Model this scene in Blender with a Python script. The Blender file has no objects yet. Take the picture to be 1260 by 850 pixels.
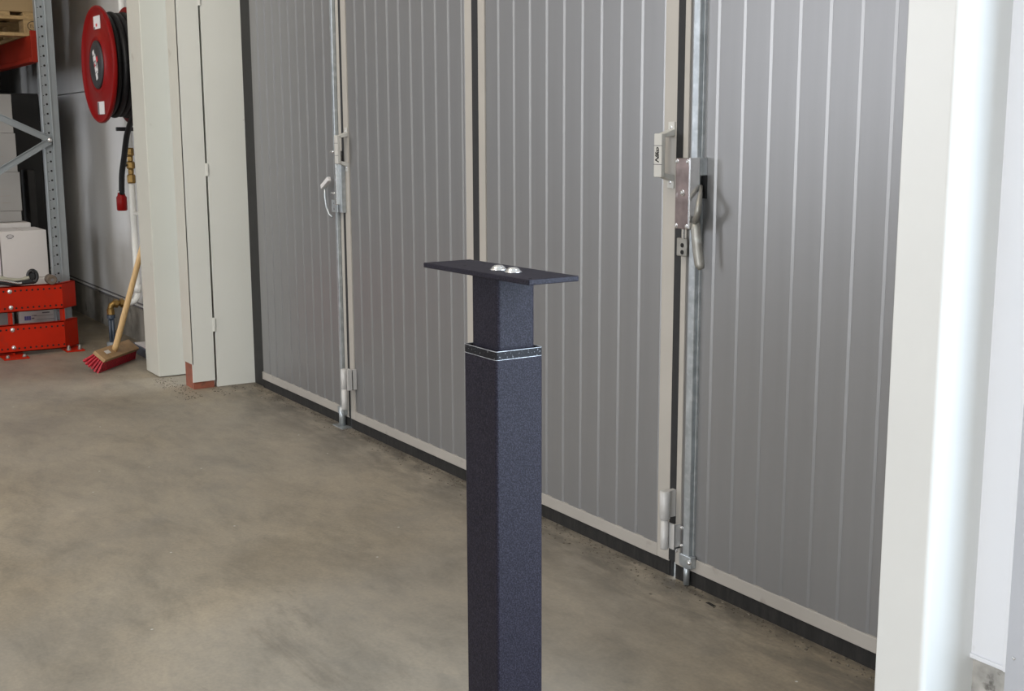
import bpy, bmesh, math, random
from mathutils import Matrix, Vector
random.seed(7)
S = bpy.context.scene
COL = S.collection

# ---------------------------------------------------------------- camera
cam_d = bpy.data.cameras.new('camera'); cam = bpy.data.objects.new('camera', cam_d); COL.objects.link(cam)
cam_d.sensor_width = 36; cam_d.sensor_fit = 'HORIZONTAL'; cam_d.lens = 1490.7535 / 1260 * 36
cam_d.clip_start = 0.05; cam_d.clip_end = 200
PIT, YAW, ROL = math.radians(9.830314), math.radians(-57.478911), math.radians(-0.227579)
fw = Vector((math.sin(YAW)*math.cos(PIT), math.cos(YAW)*math.cos(PIT), -math.sin(PIT)))
rt = Vector((math.cos(YAW), -math.sin(YAW), 0)); up = rt.cross(fw)
r2 = rt*math.cos(ROL) + up*math.sin(ROL); u2 = -rt*math.sin(ROL) + up*math.cos(ROL)
M = Matrix((r2, u2, -fw)).transposed().to_4x4(); M.translation = Vector((0, 0, 1.32))
cam.matrix_world = M; S.camera = cam

# ---------------------------------------------------------------- world, lights, exposure
W = bpy.data.worlds.new('sky'); S.world = W; W.use_nodes = True
bg = W.node_tree.nodes['Background']; bg.inputs[0].default_value = (0.80, 0.90, 1.0, 1); bg.inputs[1].default_value = 3.0

def area(name, loc, target, sx, sy, power, col):
    d = bpy.data.lights.new(name, 'AREA'); d.shape = 'RECTANGLE'; d.size = sx; d.size_y = sy; d.energy = power; d.color = col
    o = bpy.data.objects.new(name, d); COL.objects.link(o); o.location = loc
    o.rotation_euler = (Vector(target)-Vector(loc)).to_track_quat('-Z', 'Y').to_euler()
    return o
area('added_near_fill', (1.7, -8.8, 2.4), (-1.2, 1.0, 1.0), 6.2, 3.4, 900, (0.92, 0.95, 1.0))  # added source behind the camera, gives the door boards their bright lines
area('added_far_fill', (-9.5, -8.8, 2.6), (-4.5, 1.0, 0.8), 7.0, 3.4, 540, (0.88, 0.92, 1.0))  # added source behind the camera, brightens reflections on the right door leaf
area('back_wall_gate_daylight', (0.75, 2.085, 1.7), (0.75, -3, 1.7), 3.6, 3.0, 300, (0.70, 0.85, 1.0))
area('added_warm_fill', (-3.3, -0.9, 4.7), (-6.4, 1.7, 0.6), 2.6, 1.6, 140, (1.0, 0.89, 0.74))  # added warm overhead fill for the left wall and columns
area('added_warm_fill', (-7.5, -2.5, 4.7), (-7.2, 1.5, 0.3), 3.0, 1.6, 25, (1.0, 0.90, 0.76))  # second added overhead fill, weaker
S.view_settings.view_transform = 'Standard'; S.view_settings.look = 'None'
S.view_settings.exposure = -0.08; S.view_settings.gamma = 1.0

# ---------------------------------------------------------------- materials
def nodes(name):
    m = bpy.data.materials.new(name); m.use_nodes = True
    nt = m.node_tree; b = nt.nodes['Principled BSDF']
    return m, nt, b
def mat(name, col, rough=0.5, metal=0.0, var=0.06, scale=8.0, bump=0.0, bscale=60.0, spec=0.5, stretch=(1,1,1)):
    m, nt, b = nodes(name)
    tc = nt.nodes.new('ShaderNodeTexCoord'); mp = nt.nodes.new('ShaderNodeMapping'); mp.inputs['Scale'].default_value = stretch
    nt.links.new(tc.outputs['Object'], mp.inputs[0])
    n = nt.nodes.new('ShaderNodeTexNoise'); n.inputs['Scale'].default_value = scale; n.inputs['Detail'].default_value = 5
    nt.links.new(mp.outputs[0], n.inputs[0])
    rmp = nt.nodes.new('ShaderNodeValToRGB')
    rmp.color_ramp.elements[0].position = 0.3; rmp.color_ramp.elements[1].position = 0.7
    rmp.color_ramp.elements[0].color = tuple(max(0, c*(1-var)) for c in col)+(1,)
    rmp.color_ramp.elements[1].color = tuple(min(1, c*(1+var)) for c in col)+(1,)
    nt.links.new(n.outputs[0], rmp.inputs[0]); nt.links.new(rmp.outputs[0], b.inputs['Base Color'])
    b.inputs['Roughness'].default_value = rough; b.inputs['Metallic'].default_value = metal
    b.inputs['Specular IOR Level'].default_value = spec
    if bump:
        n2 = nt.nodes.new('ShaderNodeTexNoise'); n2.inputs['Scale'].default_value = bscale; n2.inputs['Detail'].default_value = 3
        nt.links.new(mp.outputs[0], n2.inputs[0])
        bp = nt.nodes.new('ShaderNodeBump'); bp.inputs['Strength'].default_value = bump; bp.inputs['Distance'].default_value = 0.002
        nt.links.new(n2.outputs[0], bp.inputs['Height']); nt.links.new(bp.outputs[0], b.inputs['Normal'])
    return m
def marks(m, col, scale, lo, hi, amount=1.0, stretch=(1,1,1)):
    """scatter small stains of one colour over a material made by mat()"""
    nt = m.node_tree; b = nt.nodes['Principled BSDF']; src = b.inputs['Base Color'].links[0].from_socket
    tc = nt.nodes.new('ShaderNodeTexCoord'); mp = nt.nodes.new('ShaderNodeMapping'); mp.inputs['Scale'].default_value = stretch
    n = nt.nodes.new('ShaderNodeTexNoise'); n.inputs['Scale'].default_value = scale; n.inputs['Detail'].default_value = 4
    nt.links.new(tc.outputs['Object'], mp.inputs[0]); nt.links.new(mp.outputs[0], n.inputs[0])
    r = nt.nodes.new('ShaderNodeMapRange'); r.inputs['From Min'].default_value = lo; r.inputs['From Max'].default_value = hi
    r.inputs['To Max'].default_value = amount
    nt.links.new(n.outputs[0], r.inputs[0])
    mx = nt.nodes.new('ShaderNodeMix'); mx.data_type = 'RGBA'
    nt.links.new(r.outputs[0], mx.inputs[0]); nt.links.new(src, mx.inputs[6]); mx.inputs[7].default_value = tuple(col)+(1,)
    nt.links.new(mx.outputs[2], b.inputs['Base Color'])
    return m

K = {}
K['board'] = mat('door_board_paint', (0.240, 0.239, 0.242), 0.36, 0.5, 0.03, 3, stretch=(6, 6, 0.4))
K['stile'] = mat('door_frame_paint', (0.40, 0.375, 0.34), 0.45, 0.1, 0.04, 5)
K['kick'] = marks(mat('door_kick_rail_paint', (0.36, 0.335, 0.305), 0.5, 0.1, 0.05, 6), (0.16, 0.14, 0.12), 14, 0.62, 0.75, 0.6)
K['rubber'] = mat('black_rubber', (0.012, 0.012, 0.013), 0.6, 0, 0.2, 30, 0.3, 120)
K['brush'] = mat('black_brush_seal', (0.011, 0.010, 0.009), 0.9, 0, 0.5, 60, 0.6, 300, stretch=(1, 1, 0.2))
K['galv'] = marks(mat('galvanised_steel', (0.42, 0.45, 0.47), 0.38, 0.75, 0.15, 25), (0.60, 0.63, 0.65), 40, 0.5, 0.7, 0.6)
K['zinc'] = mat('bright_zinc', (0.78, 0.78, 0.78), 0.22, 0.9, 0.08, 30)
K['lock'] = marks(mat('lock_plate_steel', (0.21, 0.165, 0.155), 0.33, 0.75, 0.3, 25), (0.5, 0.47, 0.46), 30, 0.60, 0.70, 0.7)
K['cast'] = marks(mat('aged_cast_zinc', (0.30, 0.29, 0.265), 0.45, 0.6, 0.15, 25), (0.55, 0.55, 0.54), 30, 0.6, 0.75, 0.6)
K['rack_galv'] = mat('matt_galvanised_rack', (0.30, 0.325, 0.34), 0.45, 0.5, 0.05, 10)
K['grey_metal'] = mat('light_grey_hinge_paint', (0.47, 0.46, 0.45), 0.4, 0.1, 0.05, 20)
K['cream'] = marks(mat('cream_column_paint', (0.53, 0.52, 0.46), 0.42, 0, 0.025, 2.5, 0.05, 20), (0.30, 0.27, 0.22), 9, 0.70, 0.78, 0.5)
K['panel_c'] = marks(mat('pale_cladding_paint', (0.70, 0.705, 0.66), 0.42, 0, 0.02, 2, 0.05, 20), (0.25, 0.22, 0.18), 11, 0.72, 0.80, 0.5)
K['primer'] = marks(mat('red_primer', (0.27, 0.085, 0.05), 0.65, 0, 0.2, 12), (0.10, 0.06, 0.04), 30, 0.55, 0.7, 0.6)
K['caulk'] = mat('white_caulk', (0.75, 0.75, 0.70), 0.6)
K['wall'] = marks(mat('white_sandwich_panel', (0.68, 0.675, 0.665), 0.45, 0, 0.03, 1.2), (0.50, 0.47, 0.43), 2.2, 0.55, 0.75, 0.5, (1, 1, 0.5))
K['wall_r'] = marks(mat('clean_sandwich_panel', (0.80, 0.80, 0.83), 0.45, 0, 0.02, 1.2), (0.45, 0.42, 0.38), 9, 0.68, 0.78, 0.6)
K['plinth'] = marks(mat('plinth_concrete', (0.22, 0.205, 0.18), 0.85, 0, 0.35, 7, 0.5, 60), (0.06, 0.055, 0.05), 9, 0.60, 0.72, 0.8)
K['plinth_r'] = marks(mat('rough_plinth_concrete', (0.42, 0.40, 0.37), 0.9, 0, 0.3, 25, 0.9, 40), (0.10, 0.09, 0.08), 30, 0.60, 0.70, 0.8)
K['hall'] = mat('hall_wall_paint', (0.74, 0.73, 0.70), 0.7, 0, 0.03, 1)
K['dark_hall'] = mat('unlit_depth_paint', (0.09, 0.086, 0.08), 0.7, 0, 0.2, 2)  # dark colour stands in for the unlit depth of the hall
K['right_col'] = marks(mat('white_column_gloss', (0.66, 0.665, 0.655), 0.32, 0, 0.02, 2), (0.22, 0.20, 0.18), 16, 0.74, 0.79, 0.7)
K['jamb'] = mat('blue_grey_jamb', (0.46, 0.47, 0.51), 0.45, 0.1, 0.03, 5)
K['guard'] = marks(mat('orange_red_guard_paint', (0.44, 0.018, 0.004), 0.5, 0, 0.10, 5, spec=0.15), (0.30, 0.03, 0.015), 13, 0.60, 0.75, 0.7)
K['beam'] = mat('red_beam_paint', (0.22, 0.016, 0.007), 0.5, 0, 0.12, 6, spec=0.12)
K['hole'] = mat('dark_hole', (0.008, 0.007, 0.007), 0.9)
K['wood'] = mat('pallet_wood', (0.33, 0.22, 0.10), 0.75, 0, 0.25, 6, 0.4, 60, stretch=(1, 4, 8))
K['ink'] = mat('dark_brown_stamp', (0.03, 0.02, 0.012), 0.8)
K['carton'] = mat('brown_cardboard', (0.27, 0.185, 0.09), 0.7, 0, 0.12, 4)
K['white_box'] = mat('white_carton', (0.62, 0.59, 0.57), 0.6, 0, 0.03, 4)
K['grey_box'] = mat('pale_grey_carton', (0.30, 0.29, 0.28), 0.65, 0, 0.06, 4)
K['tape'] = mat('brown_carton_tape', (0.30, 0.25, 0.21), 0.5)  # tape, flap seams and strap marks on the cartons
K['print'] = mat('dark_grey_print', (0.16, 0.15, 0.16), 0.7)
K['blue'] = mat('violet_blue_print', (0.13, 0.12, 0.33), 0.6)
K['black'] = mat('black_plastic', (0.018, 0.018, 0.02), 0.45, 0, 0.15, 20)
K['black_load'] = mat('near_black_block', (0.022, 0.021, 0.02), 0.6, 0, 0.3, 2, 0.3, 8)
K['reel'] = mat('fire_red_gloss', (0.19, 0.004, 0.004), 0.38, 0, 0.05, 4, spec=0.12)
K['hose'] = mat('black_hose_rubber', (0.010, 0.010, 0.011), 0.5, 0, 0.15, 30, spec=0.25)
K['sticker'] = mat('white_sticker', (0.62, 0.60, 0.60), 0.5)
K['red_print'] = mat('red_print', (0.5, 0.02, 0.03), 0.5)
K['brass'] = mat('tarnished_brass', (0.26, 0.16, 0.05), 0.38, 0.75, 0.25, 25)
K['white_pipe'] = mat('white_pipe_plastic', (0.66, 0.66, 0.63), 0.4, 0, 0.03, 10)
K['blue_pipe'] = mat('dark_blue_pipe', (0.045, 0.06, 0.085), 0.4, 0, 0.15, 15)
K['grey_plastic'] = mat('grey_plastic', (0.20, 0.22, 0.24), 0.5, 0, 0.1, 15)
K['broomwood'] = mat('broom_stick_wood', (0.56, 0.37, 0.17), 0.5, 0, 0.12, 12, 0, 60, stretch=(8, 8, 1))
K['broomblock'] = marks(mat('broom_block_wood', (0.34, 0.21, 0.10), 0.6, 0, 0.15, 25), (0.16, 0.10, 0.06), 20, 0.55, 0.7, 0.5)
K['bristle'] = mat('red_bristles', (0.42, 0.015, 0.03), 0.55, 0, 0.35, 60)
K['tool_grey'] = mat('grey_beige_tool', (0.36, 0.34, 0.27), 0.45, 0, 0.15, 20)
K['tool_brown'] = mat('brown_worn_disc', (0.13, 0.095, 0.07), 0.7, 0, 0.3, 40)
K['cream_pale'] = mat('light_handle_paint', (0.50, 0.49, 0.46), 0.45, 0.05, 0.03, 20)

# hammered dark violet powder coat
def hammered():
    m, nt, b = nodes('violet_black_powder_coat')
    tc = nt.nodes.new('ShaderNodeTexCoord')
    v = nt.nodes.new('ShaderNodeTexNoise'); v.inputs['Scale'].default_value = 430; v.inputs['Detail'].default_value = 2
    nt.links.new(tc.outputs['Object'], v.inputs[0])
    r = nt.nodes.new('ShaderNodeValToRGB'); e = r.color_ramp.elements
    e[0].position = 0.40; e[0].color = (0.0060, 0.0050, 0.0098, 1); e[1].position = 0.72; e[1].color = (0.0265, 0.0235, 0.036, 1)
    nt.links.new(v.outputs[0], r.inputs[0]); nt.links.new(r.outputs[0], b.inputs['Base Color'])
    b.inputs['Roughness'].default_value = 0.5; b.inputs['Specular IOR Level'].default_value = 0.15
    bp = nt.nodes.new('ShaderNodeBump'); bp.inputs['Strength'].default_value = 0.5; bp.inputs['Distance'].default_value = 0.0006
    nt.links.new(v.outputs[0], bp.inputs['Height']); nt.links.new(bp.outputs[0], b.inputs['Normal'])
    return m
K['powder'] = hammered()

FX, FY = 0.0, 0.0  # noise offset, picked so the grey falls where the daylight pool lies
def floor_mat():
    m, nt, b = nodes('worn_concrete_floor'); L = nt.links.new
    tc = nt.nodes.new('ShaderNodeTexCoord')
    def noise(scale, det, rough=0.55, st=(1, 1, 1), dist=0.0, rot=0.0):
        mp = nt.nodes.new('ShaderNodeMapping'); mp.inputs['Scale'].default_value = st; mp.inputs['Rotation'].default_value = (0, 0, rot)
        L(tc.outputs['Object'], mp.inputs[0])
        n = nt.nodes.new('ShaderNodeTexNoise'); n.inputs['Scale'].default_value = scale; n.inputs['Detail'].default_value = det
        n.inputs['Roughness'].default_value = rough; n.inputs['Distortion'].default_value = dist
        L(mp.outputs[0], n.inputs[0]); return n
    def ramp(src, stops):
        r = nt.nodes.new('ShaderNodeValToRGB'); el = r.color_ramp.elements
        el[0].position, el[0].color = stops[0][0], stops[0][1]+(1,)
        el[1].position, el[1].color = stops[-1][0], stops[-1][1]+(1,)
        for p, c in stops[1:-1]:
            q = el.new(p); q.color = c+(1,)
        L(src, r.inputs[0]); return r
    def mix(fac, a, bb, mode='MIX'):
        x = nt.nodes.new('ShaderNodeMix'); x.data_type = 'RGBA'; x.blend_type = mode
        if isinstance(fac, float): x.inputs[0].default_value = fac
        else: L(fac, x.inputs[0])
        L(a, x.inputs[6])
        if isinstance(bb, tuple): x.inputs[7].default_value = bb+(1,)
        else: L(bb, x.inputs[7])
        return x.outputs[2]
    big = ramp(noise(0.7, 7, 0.62, (0.8, 1.25, 1), 0.3, -1.0).outputs[0],
               [(0.36, (0.198, 0.161, 0.112)), (0.48, (0.256, 0.211, 0.149)), (0.60, (0.318, 0.264, 0.188))])
    mid = ramp(noise(3.0, 9, 0.7, (0.7, 1.5, 1), 0.5, -1.0).outputs[0], [(0.30, (0.74, 0.75, 0.76)), (0.5, (1, 1, 1)), (0.70, (1.14, 1.12, 1.10))])
    col = mix(1.0, big.outputs[0], mid.outputs[0], 'MULTIPLY')
    fine = ramp(noise(16, 8, 0.75, (0.7, 1.4, 1), 0.4, -1.0).outputs[0], [(0.32, (0.82, 0.83, 0.84)), (0.5, (1, 1, 1)), (0.68, (1.13, 1.12, 1.10))])
    col = mix(1.0, col, fine.outputs[0], 'MULTIPLY')
    grain = ramp(noise(90, 4).outputs[0], [(0.3, (0.86, 0.86, 0.86)), (0.7, (1.12, 1.12, 1.12))])
    col = mix(1.0, col, grain.outputs[0], 'MULTIPLY')
    st = ramp(noise(1.1, 7, 0.7, (1, 1, 1), 0.8).outputs[0], [(0.56, (0, 0, 0)), (0.72, (1, 1, 1))])
    x = nt.nodes.new('ShaderNodeMath'); x.operation = 'MULTIPLY'; x.inputs[1].default_value = 0.45; L(st.outputs[0], x.inputs[0])
    col = mix(x.outputs[0], col, (0.135, 0.125, 0.11))
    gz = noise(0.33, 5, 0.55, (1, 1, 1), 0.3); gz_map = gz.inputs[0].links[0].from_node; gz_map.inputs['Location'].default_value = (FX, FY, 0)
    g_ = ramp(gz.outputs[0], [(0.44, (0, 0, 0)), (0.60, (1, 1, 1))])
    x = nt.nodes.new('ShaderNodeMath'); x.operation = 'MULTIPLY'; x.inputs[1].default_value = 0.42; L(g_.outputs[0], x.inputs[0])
    pool_grey = mix(1.0, mid.outputs[0], (0.29, 0.280, 0.262), 'MULTIPLY')
    col = mix(x.outputs[0], col, pool_grey)  # grey zone paints the cool daylight pool into the floor colour
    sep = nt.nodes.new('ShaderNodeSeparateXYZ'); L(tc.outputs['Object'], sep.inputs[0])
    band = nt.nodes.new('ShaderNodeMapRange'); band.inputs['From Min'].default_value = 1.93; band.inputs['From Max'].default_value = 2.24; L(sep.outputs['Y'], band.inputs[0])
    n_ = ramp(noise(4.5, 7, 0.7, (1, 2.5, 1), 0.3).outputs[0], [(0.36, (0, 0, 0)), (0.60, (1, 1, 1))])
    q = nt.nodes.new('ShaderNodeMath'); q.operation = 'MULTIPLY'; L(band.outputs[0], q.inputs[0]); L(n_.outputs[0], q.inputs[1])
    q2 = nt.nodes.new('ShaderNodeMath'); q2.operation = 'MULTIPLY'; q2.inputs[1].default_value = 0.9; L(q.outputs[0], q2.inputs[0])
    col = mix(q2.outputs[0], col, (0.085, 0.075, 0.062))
    # scattered darker rubbed patches and a few scuffs
    sc = ramp(noise(1.2, 9, 0.75, (0.6, 2.0, 1), 0.8, -1.0).outputs[0], [(0.60, (0, 0, 0)), (0.68, (1, 1, 1))])
    q3 = nt.nodes.new('ShaderNodeMath'); q3.operation = 'MULTIPLY'; q3.inputs[1].default_value = 0.42; L(sc.outputs[0], q3.inputs[0])
    col = mix(q3.outputs[0], col, (0.12, 0.105, 0.085))
    # pale chips
    v = nt.nodes.new('ShaderNodeTexVoronoi'); v.voronoi_dimensions = '2D'; v.inputs['Scale'].default_value = 1.7; L(tc.outputs['Object'], v.inputs[0])
    c = ramp(v.outputs['Distance'], [(0.004, (1, 1, 1)), (0.008, (0, 0, 0))])
    col = mix(c.outputs[0], col, (0.55, 0.54, 0.51))
    L(col, b.inputs['Base Color'])
    rr = ramp(noise(1.6, 6).outputs[0], [(0.3, (0.42, 0.42, 0.42)), (0.7, (0.60, 0.60, 0.60))])
    L(rr.outputs[0], b.inputs['Roughness'])
    bp = nt.nodes.new('ShaderNodeBump'); bp.inputs['Strength'].default_value = 0.25; bp.inputs['Distance'].default_value = 0.002
    L(noise(45, 6).outputs[0], bp.inputs['Height']); L(bp.outputs[0], b.inputs['Normal'])
    return m
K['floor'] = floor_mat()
K['dirt'] = marks(mat('dark_dirt_crumbs', (0.11, 0.095, 0.075), 0.95, 0, 0.4, 40), (0.25, 0.22, 0.18), 60, 0.55, 0.65, 0.8)

# ---------------------------------------------------------------- mesh helpers
class MB:
    def __init__(s): s.v = []; s.f = []
    def add(s, vs, fs):
        n = len(s.v); s.v += [tuple(v) for v in vs]; s.f += [tuple(i+n for i in f) for f in fs]; return s
    def box(s, x0, x1, y0, y1, z0, z1):
        vs = [(x0,y0,z0),(x1,y0,z0),(x1,y1,z0),(x0,y1,z0),(x0,y0,z1),(x1,y0,z1),(x1,y1,z1),(x0,y1,z1)]
        return s.add(vs, [(0,3,2,1),(4,5,6,7),(0,1,5,4),(1,2,6,5),(2,3,7,6),(3,0,4,7)])
    def prism(s, pts, z0, z1):                      # polygon in XY (counter-clockwise), extruded in Z
        n = len(pts)
        vs = [(p[0],p[1],z0) for p in pts]+[(p[0],p[1],z1) for p in pts]
        return s.add(vs, [tuple(range(n-1,-1,-1)), tuple(range(n,2*n))]+[(i,(i+1)%n,(i+1)%n+n,i+n) for i in range(n)])
    def obox(s, o, a, b, c):                        # oriented box: corner o, edge vectors a, b, c
        o, a, b, c = map(Vector, (o, a, b, c))
        vs = [o, o+a, o+a+b, o+b, o+c, o+a+c, o+a+b+c, o+b+c]
        return s.add(vs, [(0,3,2,1),(4,5,6,7),(0,1,5,4),(1,2,6,5),(2,3,7,6),(3,0,4,7)])
    def tube(s, path, rad, n=12, cap=True, sy=1.0):
        P = [Vector(p) for p in path]; R = rad if isinstance(rad, (list, tuple)) else [rad]*len(P)
        t = (P[1]-P[0]).normalized(); a = t.orthogonal().normalized(); rings = []
        for i, p in enumerate(P):
            d = (P[min(i+1, len(P)-1)]-P[max(i-1, 0)]).normalized()
            a = (a - d*a.dot(d)).normalized(); b = d.cross(a)
            rings.append([p+(a*math.cos(2*math.pi*k/n)+b*math.sin(2*math.pi*k/n)*sy)*R[i] for k in range(n)])
        vs = [v for r in rings for v in r]; fs = []
        for i in range(len(P)-1):
            for k in range(n):
                k2 = (k+1) % n; fs.append((i*n+k, i*n+k2, (i+1)*n+k2, (i+1)*n+k))
        if cap: fs += [tuple(range(n-1,-1,-1)), tuple((len(P)-1)*n+k for k in range(n))]
        return s.add(vs, fs)
    def lathe(s, c, axis, prof, n=32):              # prof: (distance along axis, radius)
        c = Vector(c); ax = Vector(axis).normalized(); a = ax.orthogonal().normalized(); b = ax.cross(a)
        vs = []; fs = []
        for h, r in prof:
            for k in range(n):
                t = 2*math.pi*k/n; vs.append(c+ax*h+(a*math.cos(t)+b*math.sin(t))*max(r, 1e-5))
        for i in range(len(prof)-1):
            for k in range(n):
                k2 = (k+1) % n; fs.append((i*n+k, i*n+k2, (i+1)*n+k2, (i+1)*n+k))
        fs += [tuple(range(n-1,-1,-1)), tuple((len(prof)-1)*n+k for k in range(n))]
        return s.add(vs, fs)

def worldloc(p):
    v = Vector((0,0,0))
    while p is not None: v += p.location; p = p.parent
    return v
def obj(name, mb, m, parent=None, bevel=0.0, smooth=False, seg=2, kind=None, label=None, origin=None):
    off = worldloc(parent)
    if parent is None and origin is not None: off = Vector(origin)
    me = bpy.data.meshes.new(name); me.from_pydata([Vector(v)-off for v in mb.v], [], mb.f)
    bm = bmesh.new(); bm.from_mesh(me); bmesh.ops.recalc_face_normals(bm, faces=bm.faces); bm.to_mesh(me); bm.free()
    me.materials.append(K[m])
    if smooth:
        me.polygons.foreach_set('use_smooth', [len(p.vertices) <= 4 for p in me.polygons])
        me.update()
    o = bpy.data.objects.new(name, me); COL.objects.link(o)
    if parent is not None: o.parent = parent
    elif origin is not None: o.location = origin
    if bevel:
        b = o.modifiers.new('bevel', 'BEVEL'); b.width = bevel; b.segments = seg; b.limit_method = 'ANGLE'; b.angle_limit = math.radians(40)
    if kind: o['kind'] = kind
    if label: o['label'] = label
    return o
def tag(o, label, cat, group=None, kind=None):
    o['label'] = label; o['category'] = cat
    if group: o['group'] = group
    if kind: o['kind'] = kind
    return o
def thing(name, loc, label, cat, group=None, kind=None):
    o = bpy.data.objects.new(name, None); COL.objects.link(o); o.location = loc; o.empty_display_size = 0.1
    return tag(o, label, cat, group, kind)
def copies(src, parent, offs):                      # further copies of one part, sharing its mesh
    for d in offs:
        c = src.copy(); COL.objects.link(c); c.parent = parent; c.location = Vector(src.location)+Vector(d)
def bolt(c, axis, r=0.006, h=0.006):
    return MB().lathe(c, axis, [(0, r*1.25), (h*0.35, r*1.25), (h*0.4, r), (h*0.8, r*0.85), (h, r*0.4)], 12)
def text_mesh(txt, size, shear=0.0, space=1.0, bold=0.0):
    cu = bpy.data.curves.new('t', 'FONT'); cu.body = txt; cu.size = size; cu.shear = shear; cu.space_character = space
    cu.extrude = 0.0003; cu.offset = bold; cu.align_x = 'CENTER'; cu.align_y = 'CENTER'; cu.resolution_u = 3
    o = bpy.data.objects.new('t', cu); COL.objects.link(o)
    dg = bpy.context.evaluated_depsgraph_get(); me = bpy.data.meshes.new_from_object(o.evaluated_get(dg))
    mb = MB(); mb.add([tuple(v.co) for v in me.vertices], [tuple(p.vertices) for p in me.polygons])
    bpy.data.objects.remove(o); bpy.data.curves.remove(cu); bpy.data.meshes.remove(me)
    return mb
def place(mb, c, xa, ya):                           # lay a flat mesh on a surface: its x along xa, its y along ya
    c, xa, ya = Vector(c), Vector(xa), Vector(ya); za = xa.cross(ya)
    mb.v = [tuple(c+xa*v[0]+ya*v[1]+za*v[2]) for v in mb.v]; return mb

D = 2.2914          # plane of the folding doors
WL = 2.15           # face of the wall left of the doors
WR = 2.05           # face of the wall right of the doors
HT = 3.3            # door height
CE = 5.0            # ceiling height

# ================================================================ room shell
fl = MB()
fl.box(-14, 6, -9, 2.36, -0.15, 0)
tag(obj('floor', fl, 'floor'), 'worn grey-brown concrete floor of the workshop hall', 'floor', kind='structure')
yard = MB().box(-14, 8, 2.361, 14, -0.15, -0.01)
tag(obj('ground_outside', yard, 'plinth'), 'concrete yard outside behind the folding doors', 'ground', kind='structure')
tag(obj('ceiling', MB().box(-14, 6, -9, 2.36, CE, CE+0.1), 'hall'), 'pale ceiling high above the hall', 'ceiling', kind='structure')
tag(obj('wall_left', MB().box(-14.1, -14, -9, 2.36, 0, CE), 'dark_hall'), 'end wall far behind the pallet rack, painted dark for the unlit depth', 'wall', kind='structure')
tag(obj('wall_front', MB().box(-14, 6, -9.1, -9, 0, CE), 'hall'), 'plain wall behind the camera', 'wall', kind='structure')
tag(obj('wall_right', MB().box(6, 6.1, -9, 2.36, 0, CE), 'hall'), 'plain wall at the right end of the hall', 'wall', kind='structure')

wb = thing('wall_back', (-9, WL, 0), 'white sandwich panel wall on a bare concrete plinth, behind the hose reel and beside the right column', 'wall', kind='structure')
def wall_panel(x0, x1, yf, z0, z1, m):
    e = 0.004
    return MB().prism([(x0, yf+e), (x0+e, yf), (x1-e, yf), (x1, yf+e), (x1, yf+0.12), (x0, yf+0.12)], z0+0.004, z1-0.004)
for x0, x1 in ((-14, -11.2), (-11.2, -8.9), (-8.9, -6.66)):
    obj('plinth', MB().box(x0, x1, WL-0.004, WL+0.12, 0, 0.222), 'plinth', wb, label='stained grey concrete plinth')
obj('bottom_rail', MB().box(-14, -6.66, WL+0.006, WL+0.1, 0.222, 0.262), 'print', wb, label='dark recessed joint under the panels')
obj('drip_lip', MB().box(-14, -6.66, WL-0.003, WL+0.1, 0.238, 0.248), 'wall', wb)
for z0, z1 in ((0.258, 1.635), (1.635, 2.635), (2.635, 3.635), (3.635, CE)):
    obj('wall_panel', wall_panel(-14, -6.66, WL, z0, z1, 'wall'), 'wall', wb)
obj('lintel_panel', MB().box(-6.63, -1.37, D-0.06, D+0.06, HT+0.02, CE), 'wall', wb)
obj('lintel_panel', MB().box(-1.37, 3.0, WR, WR+0.2, 3.4, CE), 'wall', wb)
obj('wall_panel', MB().box(3.0, 6, WR, WR+0.2, 0, CE), 'wall', wb)
obj('plinth', MB().box(-1.54, -1.372, WR+0.008, 2.33, 0, 0.257), 'plinth_r', wb, bevel=0.004, label='crumbling concrete plinth')
obj('wall_panel', MB().box(-1.54, -1.372, WR, 2.25, 0.262, CE), 'wall_r', wb, label='clean white wall panel right of the column')
fr = MB(); fr.box(-1.54, -1.372, WR-0.004, WR, 0.262, 0.272); fr.box(-1.39, -1.372, WR-0.007, WR, 0.262, CE-0.1)
obj('panel_edging', fr, 'wall_r', wb, bevel=0.002)

# ---- columns and claddings beside the folding doors
c = thing('trim_1', (-6.76, 1.95, 0), 'cream painted boxed column, leftmost of the three uprights left of the doors', 'column', kind='structure')
obj('cladding', MB().box(-6.875, -6.63, 1.90, 2.32, 0.004, CE), 'cream', c, bevel=0.004)
c = thing('trim_2', (-6.28, 2.0, 0), 'cream clad column with red primed steel showing at its foot', 'column', kind='structure')
obj('front_cladding', MB().box(-6.352, -6.205, 1.955, 1.961, 0.135, CE), 'cream', c)
obj('side_cladding', MB().box(-6.211, -6.205, 1.9555, 2.076, 0.038, CE), 'panel_c', c, bevel=0.001)
obj('steel_foot', MB().box(-6.348, -6.213, 1.962, 2.072, 0, 0.5), 'primer', c, label='red primed steel foot')
obj('dark_infill', MB().box(-6.352, -6.235, 2.073, 2.11, 0.03, CE), 'rubber', c)  # black infill put in to keep the slit dark
obj('caulk_blob', MB().box(-6.216, -6.204, 2.073, 2.091, 1.118, 1.185), 'caulk', c, bevel=0.003)
obj('caulk_blob', MB().box(-6.216, -6.204, 2.073, 2.091, 0.30, 0.375), 'caulk', c, bevel=0.003)
obj('caulk_blob', MB().box(-6.216, -6.204, 2.072, 2.090, 1.975, 2.04), 'caulk', c, bevel=0.003)
c = thing('trim_3', (-6.23, 2.2, 0), 'pale reveal panel between the clad column and the black door seal', 'trim', kind='structure')
obj('reveal_panel', MB().box(-6.26, -6.212, 2.089, 2.325, 0.0, CE), 'panel_c', c, bevel=0.002)
tag(obj('trim_4', MB().box(-6.213, -6.062, 2.300, 2.33, 0, HT+0.05), 'rubber'), 'black rubber seal strip at the left edge of the folding doors', 'seal', kind='structure')
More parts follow.
